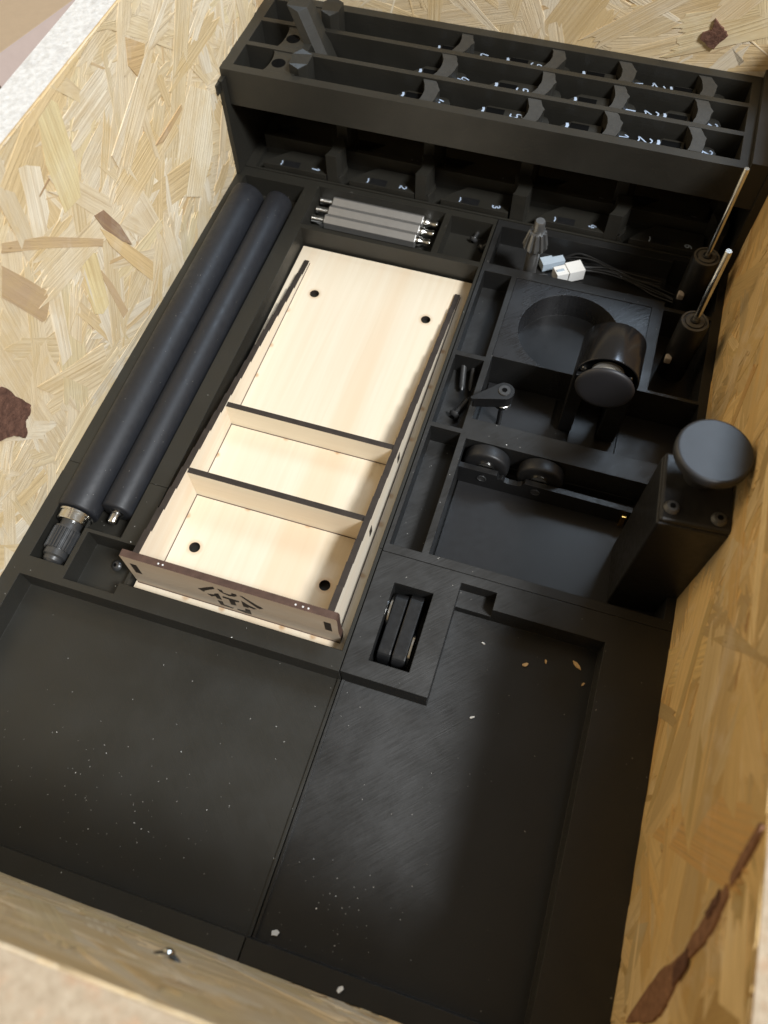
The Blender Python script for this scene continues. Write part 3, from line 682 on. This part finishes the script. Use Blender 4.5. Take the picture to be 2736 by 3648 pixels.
# ------------------------------------------------------------------ chuck key, connectors
ck = thing('chuck_key', 'dark steel key with a toothed cone head standing upright in the back tray', 'chuck key', (137.6, 256.5, -1))
MB().lathe([(4.2, -1), (4.3, 0), (4.3, 33)], (137.6, 256.5, 0), (.02, 0, 1), 32).build('shaft', 'dark_metal', ck, 40)
gk = MB(); nT = 11; lo, hi = [], []
for i in range(nT):
    for fr, m_ in ((0, 0), (.28, 0), (.42, 1), (.78, 1)):
        an = 2 * math.pi * (i + fr) / nT; lo.append((an, 8.4 if m_ else 6.7)); hi.append((an - .10, 5.7 if m_ else 4.5))
vlo = [gk.b.verts.new((138.2 + r * math.cos(a), 256.5 + r * math.sin(a), 33.5)) for a, r in lo]
vlo2 = [gk.b.verts.new((138.2 + r * .88 * math.cos(a), 256.5 + r * .88 * math.sin(a), 31.6)) for a, r in lo]
vhi = [gk.b.verts.new((138.4 + r * math.cos(a), 256.5 + r * math.sin(a), 45)) for a, r in hi]
for A_, B_ in ((vlo2, vlo), (vlo, vhi)):
    for i in range(len(A_)): gk.b.faces.new((A_[i], A_[(i + 1) % len(A_)], B_[(i + 1) % len(A_)], B_[i]))
gk.b.faces.new(vlo2[::-1]); gk.b.faces.new(vhi); gk.build('bevel_gear', 'dark_metal', ck)
MB().lathe([(3.5, 44.5), (3.5, 52.5), (2.9, 53.6)], (137.6, 256.5, 0), (.02, 0, 1), 28).build('pilot_pin', 'dark_metal', ck, 40)

def rotbox(cx, cy, ang, x0, x1, y0, y1, z0, z1): return MB().box(x0, x1, y0, y1, z0, z1, Matrix.Translation((cx, cy, 0)) @ Matrix.Rotation(ang, 4, 'Z'))
wc = thing('cable_connector', 'white plug connector with black wires lying beside the chuck key', 'connector', (163, 268, -.9), 'plug connectors in the back tray')
rotbox(163, 268.3, .57, -1, 10.3, -5, 5, .2, 8.8).build('plug_housing', 'white', wc)
rotbox(163, 268.3, .57, -9.6, -1.02, -4.2, 4.4, .6, 8).build('socket_shell', 'white', wc)
rotbox(163, 268.3, .57, -8.8, -3.5, -.9, .9, 8.02, 8.5).build('latch', 'bluewhite', wc)
bc = thing('cable_connector', 'smaller blue grey plug connector behind the white one', 'connector', (150, 276.5, -.9), 'plug connectors in the back tray')
rotbox(150, 275.6, .55, 1.2, 9, -3, 2.6, .4, 5.6).build('plug_housing', 'bluewhite', bc)
rotbox(150, 275.6, .55, -7.6, 1, -4, 3.4, .2, 6.4).build('socket_shell', 'bluewhite', bc)
def wires(parent, pts, n, seed):
    random.seed(seed); m = MB()
    for k in range(n):
        P = []
        for i, p in enumerate(pts):
            s_ = 1.0 + 1.2 * i / len(pts); P.append((p[0], p[1] + (k - n / 2) * 1.15 * s_ * (1 if i else .8) + random.uniform(-.5, .5), p[2] + random.uniform(0, 1.5)))
        sm = []
        for i in range(len(P) - 1):
            p0, p1, p2, p3 = (V(P[max(i - 1, 0)]), V(P[i]), V(P[i + 1]), V(P[min(i + 2, len(P) - 1)]))
            for q_ in range(6):
                t = q_ / 6; sm.append(.5 * (2 * p1 + (p2 - p0) * t + (2 * p0 - 5 * p1 + 4 * p2 - p3) * t * t + (3 * p1 - p0 - 3 * p2 + p3) * t ** 3))
        m.tube(sm + [V(P[-1])], .55, 6)
    m.build('wires', 'wire', parent, 60)
wires(wc, [(171, 274, 4), (180, 276, 5), (193, 276.5, 5), (208, 275, 3), (222, 272, 2), (236, 268, 2)], 4, 1)
wires(bc, [(157.5, 281, 3), (167, 285, 6), (180, 283.5, 6), (196, 279, 5), (212, 278, 3), (226, 279, 2)], 3, 2)
wires(bc, [(141, 270, 3), (137, 265, 3), (140, 261, 2), (150, 262, 2)], 3, 4)

# ------------------------------------------------------------------ two upright pins in handles
def post(x, y, ztop, rr, label):
    t = thing('pin_in_handle', label, 'tool', (x, y, -9), 'steel pins standing in black handles')
    MB().lathe([(8.6, -9), (8.8, -6), (8.8, 38.6), (8.2, 40), (6.9, 40), (6.6, 39.5), (6.0, 39.5), (5.6, 40.3)], (x, y, 0), (0, 0, 1), 40).build('handle', ['satin', 'grip_top'], t, 35)
    for f in t.children[0].data.polygons: f.material_index = 1 if f.normal.z > .7 and f.center.z > .03 else 0
    MB().lathe([(rr, 38), (rr, ztop - .3), (rr - .25, ztop)], (x, y, 0), (0, 0, 1), 24).build('steel_pin', 'chrome', t, 40)
    MB().lathe([(3.0, 40), (2.8, 41.4), (rr, 41.8)], (x, y, 0), (0, 0, 1), 24).build('collar', 'satin', t, 40)
    MB().box(x - 8.6, x - 4.5, y - 9.6, y - 5.2, 8, 13).build('pale_tab', 'pale_grey', t, bevel=.8)
post(245.5, 271.0, 106, 1.65, 'tall steel pin standing in a black round handle, nearer the back rack')
post(245.2, 215.2, 96, 2.0, 'steel pin standing in a black round handle, nearer the round well')

# ------------------------------------------------------------------ tailstock: barrel on two legs with a mushroom knob
ts = thing('tailstock', 'glossy black barrel on two legs with bearing and mushroom knob', 'tailstock', (201, 160, -10.8))
MB().lathe([(15, 5.2), (16.9, 5.2), (16.9, .3), (17.2, 0), (17.8, 0), (18.1, .3), (18.1, 26.8), (17.6, 27.4), (15, 27.4)], (201, 147.2, 50), (0, 1, 0), 64).build('barrel', 'anod', ts, 40)
MB().lathe([(16.8, -.2), (16.8, 0)], (201, 152.3, 50), (0, -1, 0), 48).build('barrel_face', 'hex', ts)
br = MB().lathe([(9.6, 0), (9.6, 1.6), (8.4, 1.8), (8.2, .9), (6.8, .9), (6.6, 1.9), (5.2, 1.9)], (201, 152.4, 50), (0, -1, 0), 40).build('bearing', 'bright', ts, 30)
MB().lathe([(4.6, 0), (4.6, 9.6)], (201, 152.2, 50), (0, -1, 0), 28).build('spindle', 'bright', ts, 40)
MB().lathe([(6, 5.2), (8, 5.6), (14.8, 6.2), (16.2, 6.8), (16.6, 7.7), (16.2, 8.6), (15.2, 9.2), (13.4, 9.5), (9, 9.65), (.5, 9.7)], (201, 149, 50), (0, -1, 0), 64).build('mushroom_knob', 'knob_dark', ts, 60)
for dx, dz in ((-14, 12.5), (13, 12)):
    MB().lathe([(1.9, 0), (1.9, 1.2), (1.2, 1.8)], (201 + dx, 152.4, 50 - dz * .2 + 3), (0, -1, 0), 16).build('cap_screw', 'chrome', ts, 40)
MB().box(183.2, 191.6, 149.5, 172, -10.7, 46).build('leg', 'satin', ts, bevel=.6)
MB().box(207.5, 218.8, 149.5, 172, -10.7, 46).build('leg', 'satin', ts, bevel=.6)

# ------------------------------------------------------------------ lever arm
lv = thing('tension_lever', 'teardrop shaped black lever with a hex screw and a steel disc below', 'lever', (146.3, 142.8, -10.8))
def tear(r, tip, c):
    c = V((*c, 0)); tip = V((*tip, 0)); d = (tip - c); L = d.length; u_ = d / L; a0 = math.atan2(u_.y, u_.x); al = math.acos(min(1, (r - 1.0) / L))
    pts = [(c.x + r * math.cos(a0 + al + k * (2 * math.pi - 2 * al) / 24), c.y + r * math.sin(a0 + al + k * (2 * math.pi - 2 * al) / 24)) for k in range(25)]
    a1_ = a0 - al
    return pts + [(tip.x + 1.0 * math.cos(a1_ + k * 2 * al / 5), tip.y + 1.0 * math.sin(a1_ + k * 2 * al / 5)) for k in range(6)]
MB().prism(tear(6.1, (128.9, 132.6), (146.3, 142.8)), 21.4, 24).build('top_plate', 'satin', lv)
MB().prism(tear(5.8, (130.2, 133.4), (146.3, 142.8)), 15.2, 21.2).build('lever_body', 'satin', lv)
MB().lathe([(3.75, 24.0), (3.75, 24.5), (3.5, 24.8), (2.0, 24.8)], (146.3, 142.8, 0), (0, 0, 1), 32).build('screw_head', 'blackox', lv, 30)
MB().lathe([(1.75, 24.7), (1.75, 24.9)], (146.3, 142.8, 0), (0, 0, 1), 6).build('hex_socket', 'hex', lv)
MB().lathe([(5.0, 12.2), (5.6, 12.6), (5.6, 15.0), (5.2, 15.3)], (146.3, 142.2, 0), (0, 0, 1), 36).build('steel_disc', 'chrome', lv, 40)
MB().lathe([(1.6, -10.7), (1.6, 12.3)], (146.3, 143.0, 0), (0, 0, 1), 20).build('pivot_post', 'satin', lv, 40)

# ------------------------------------------------------------------ roller bracket with two wheels
bk = thing('wheel_bracket', 'long black bracket bar carrying two black wheels on edge', 'bracket', (185, 98, -10.5))
prof = [(132, -10.5), (236.5, -10.5), (236.5, 4), (172.5, 5.2), (171, 2.2), (168.2, .6), (163, .4), (160.4, 1.2), (158.8, 3.6), (156.6, 2.4), (155.4, 6.0), (132, 6.0)]
MB().prism(prof, 94.4, 97.9, lambda p, h: (p[0], h, p[1])).build('front_bar', 'satin', bk)
MB().prism([(133, -10.5), (236, -10.5), (236, -4), (133, -4)], 109.1 - 1.2, 109.1 - .4, lambda p, h: (p[0], h, p[1])).build('rear_bar', 'satin', bk)
for x in (147.4, 180.2):
    MB().lathe([(4.5, .4), (5, 0), (12.6, 0), (13.6, .8), (13.8, 1.6), (13.8, 7.4), (13.4, 8.2), (12.6, 8.4), (4, 8.4)], (x, 99.0, 3.4), (0, 1, 0), 56).build('wheel', 'tyre', bk, 45)
    MB().lathe([(5.4, -.5), (5.4, .3)], (x, 98.9, 3.4), (0, 1, 0), 28).build('wheel_bearing', 'chrome', bk, 40)
    MB().lathe([(2.9, 0), (2.9, .5), (2.4, .6), (2.4, .2), (.6, .2)], (x - .6, 94.4, -1), (0, -1, 0), 24).build('axle_pin', 'blackox', bk, 30)
MB().box(231.4, 234.2, 91.6, 94.2, -9.8, 1.2).build('brass_tab', 'brass', bk, bevel=.3)

# ------------------------------------------------------------------ tower with the big knob
tw = thing('knob_tower', 'tall square black pillar with two cap screws and a big round knob', 'tower', (249, 60, -10.6))
Rz = Matrix.Translation((249.3, 61.5, 0)) @ Matrix.Rotation(math.radians(4), 4, 'Z')
MB().box(-16.6, 16.4, -19.2, 18.5, -10.6, 89.4, Rz).build('pillar', 'satin', tw, bevel=1.2)
MB().box(-16.2, 16.2, -18.8, 18.2, 89.6, 93, Rz).build('top_plate', 'satin', tw, bevel=1.4)
for x, y in ((238.8, 48.8), (260.0, 48.9)):
    MB().lathe([(3.6, 0), (3.7, .6), (2.6, 2.2), (1.6, 2.4)], (x, y, 93), (0, 0, 1), 28).build('cap_screw', 'blackox', tw, 40)
    MB().lathe([(1.5, 0), (1.5, .12)], (x, y, 95.3), (0, 0, 1), 6).build('hex_socket', 'hex', tw)
MB().lathe([(7, 93), (7, 106), (10, 108), (16.0, 109.4), (16.9, 110.6), (17.1, 112), (17.1, 114.4), (16.9, 115.2), (16.5, 115.7), (16.0, 115.95), (15.6, 116.0), (15.3, 116.0), (.5, 116.02)], (248.3, 69.2, 0), (0, 0, 1), 72).build('round_knob', 'knob', tw, 60)

# ------------------------------------------------------------------ two link arms in the slot
for (xa, xb, side, ye, label) in ((121.2, 128.4, -1, 5.5, 'black link arm with its steel bearing on the left, in the corner slot'), (129.4, 136.8, 1, 7.0, 'black link arm with its steel bearing on the right, in the corner slot')):
    t = thing('link_arm', label, 'link arm', ((xa + xb) / 2, -14, -11.5), 'pair of link arms in the slot')
    a_ = MB(); yz2 = lambda p, h: (h, p[0], p[1])
    P = [(-33 + (0 if side < 0 else -1) + 5 - 5 * math.cos(k * math.pi / 12), 5 + 5 * math.sin(k * math.pi / 12)) for k in range(7)]
    P += [(ye - 5 + 5 * math.sin(k * math.pi / 12), 5 + 5 * math.cos(k * math.pi / 12)) for k in range(7)] + [(ye, -11.5), (-33, -11.5)]
    a_.prism(P, xa, xb, yz2); a_.build('arm', 'satin', t, bevel=.5)
    xd = xa - 1.6 if side < 0 else xb + .1; yc = -4 if side < 0 else -22.5
    MB().lathe([(8, 0), (10.7, .3), (10.7, 1.3), (8, 1.6)], (xd, yc, -.7), (1, 0, 0), 40).build('bearing', 'chrome', t, 30)

# ------------------------------------------------------------------ chips, flakes, dust
def topz(x, y):
    for r, f in HF:
        z = f(x, y)
        if z is not None: return z
    return None
def shard(m, x, y, z, L, w, ang, hgt):
    n = random.randint(5, 7); c, s_ = math.cos(ang), math.sin(ang); P = []
    for k in range(n):
        a = 2 * math.pi * k / n + random.uniform(-.3, .3); px, py = L * .5 * math.cos(a) * random.uniform(.7, 1.1), w * .5 * math.sin(a) * random.uniform(.7, 1.1)
        P.append((x + px * c - py * s_, y + px * s_ + py * c))
    m.prism(P, z + .02, z + hgt)
random.seed(12)
for (x, y, L, w, a, lab) in ((197.8, -11.2, 4.4, 2.2, .6, 'pale wood chip, leftmost of those in the L shaped bay'), (207.9, -6.0, 2.6, 1.3, 2.0, 'small wood chip between two larger ones in the L shaped bay'),
                             (224.2, -3.0, 6.2, 2.2, 2.5, 'longest orange wood chip near the bay corner'), (229.3, -12.4, 2.6, 1.2, 1.0, 'tiny wood chip beside the right bay wall')):
    m = MB(); shard(m, x, y, -1, L, w, a, 1.0); o = m.build('wood_chip', 'chip'); tag(o, lab, 'wood chip', 'wood chips in the bay')
for (x, y, z, L, w, a, lab) in ((177.9, -46.8, -1, 3.4, 1.0, .5, 'thin white flake in the middle of the L shaped bay'), (173.6, -6.2, -1, 2.2, .9, 2.9, 'white flake near the notch of the L shaped bay'),
                                (116.2, -170.2, -1, 5.0, 3.4, .3, 'largest white flake at the front end of the tray seam'), (153.1, -181.1, 15, 3.6, 2.6, 1.2, 'grey flake on the front rim of the tray')):
    m = MB(); shard(m, x, y, z, L, w, a, 1.1); o = m.build('paint_flake', 'flake'); tag(o, lab, 'flake', 'white flakes on the trays')
dm = MB(); df = MB(); random.seed(99)
def speck(x, y, s_):
    z = topz(x, y)
    if z is None or (-23 < x < 102 and -33 < y < 244): return
    m = df if random.random() < .15 else dm
    a = random.uniform(0, 6.28); shard(m, x, y, z, s_ * random.uniform(.8, 2.2), s_, a, .12)
for _ in range(330): speck(random.uniform(-88, 265), random.uniform(-184, 292), random.choice((.25, .28, .3, .35, .5)))
for _ in range(90): speck(random.gauss(20, 34), random.gauss(-148, 16), random.choice((.25, .3, .42)))
for _ in range(45): speck(random.gauss(140, 22), random.gauss(-155, 12), random.choice((.25, .35, .5)))
for _ in range(90): speck(random.gauss(148, 14), random.gauss(66, 26), random.choice((.3, .4, .5)))
for (ax, ay, az, bx, by, bz, r) in ((-68.6, -4.4, 12, -69.2, 261, 18.5, 11.9), (-47.4, 2.8, 11, -46.6, 263, 17.5, 9.7)):
    for _ in range(26):
        q = random.random(); a = random.uniform(-.2, 1.1); x = ax + (bx - ax) * q; y = ay + (by - ay) * q; z = az + (bz - az) * q
        shard(dm, x + r * math.sin(a), y, z + r * math.cos(a) - .04, random.uniform(.3, .8), .3, random.uniform(0, 6), .1)
dm.build('dust', 'dust', kind='stuff'); df.build('bright_dust', 'flake', kind='stuff')
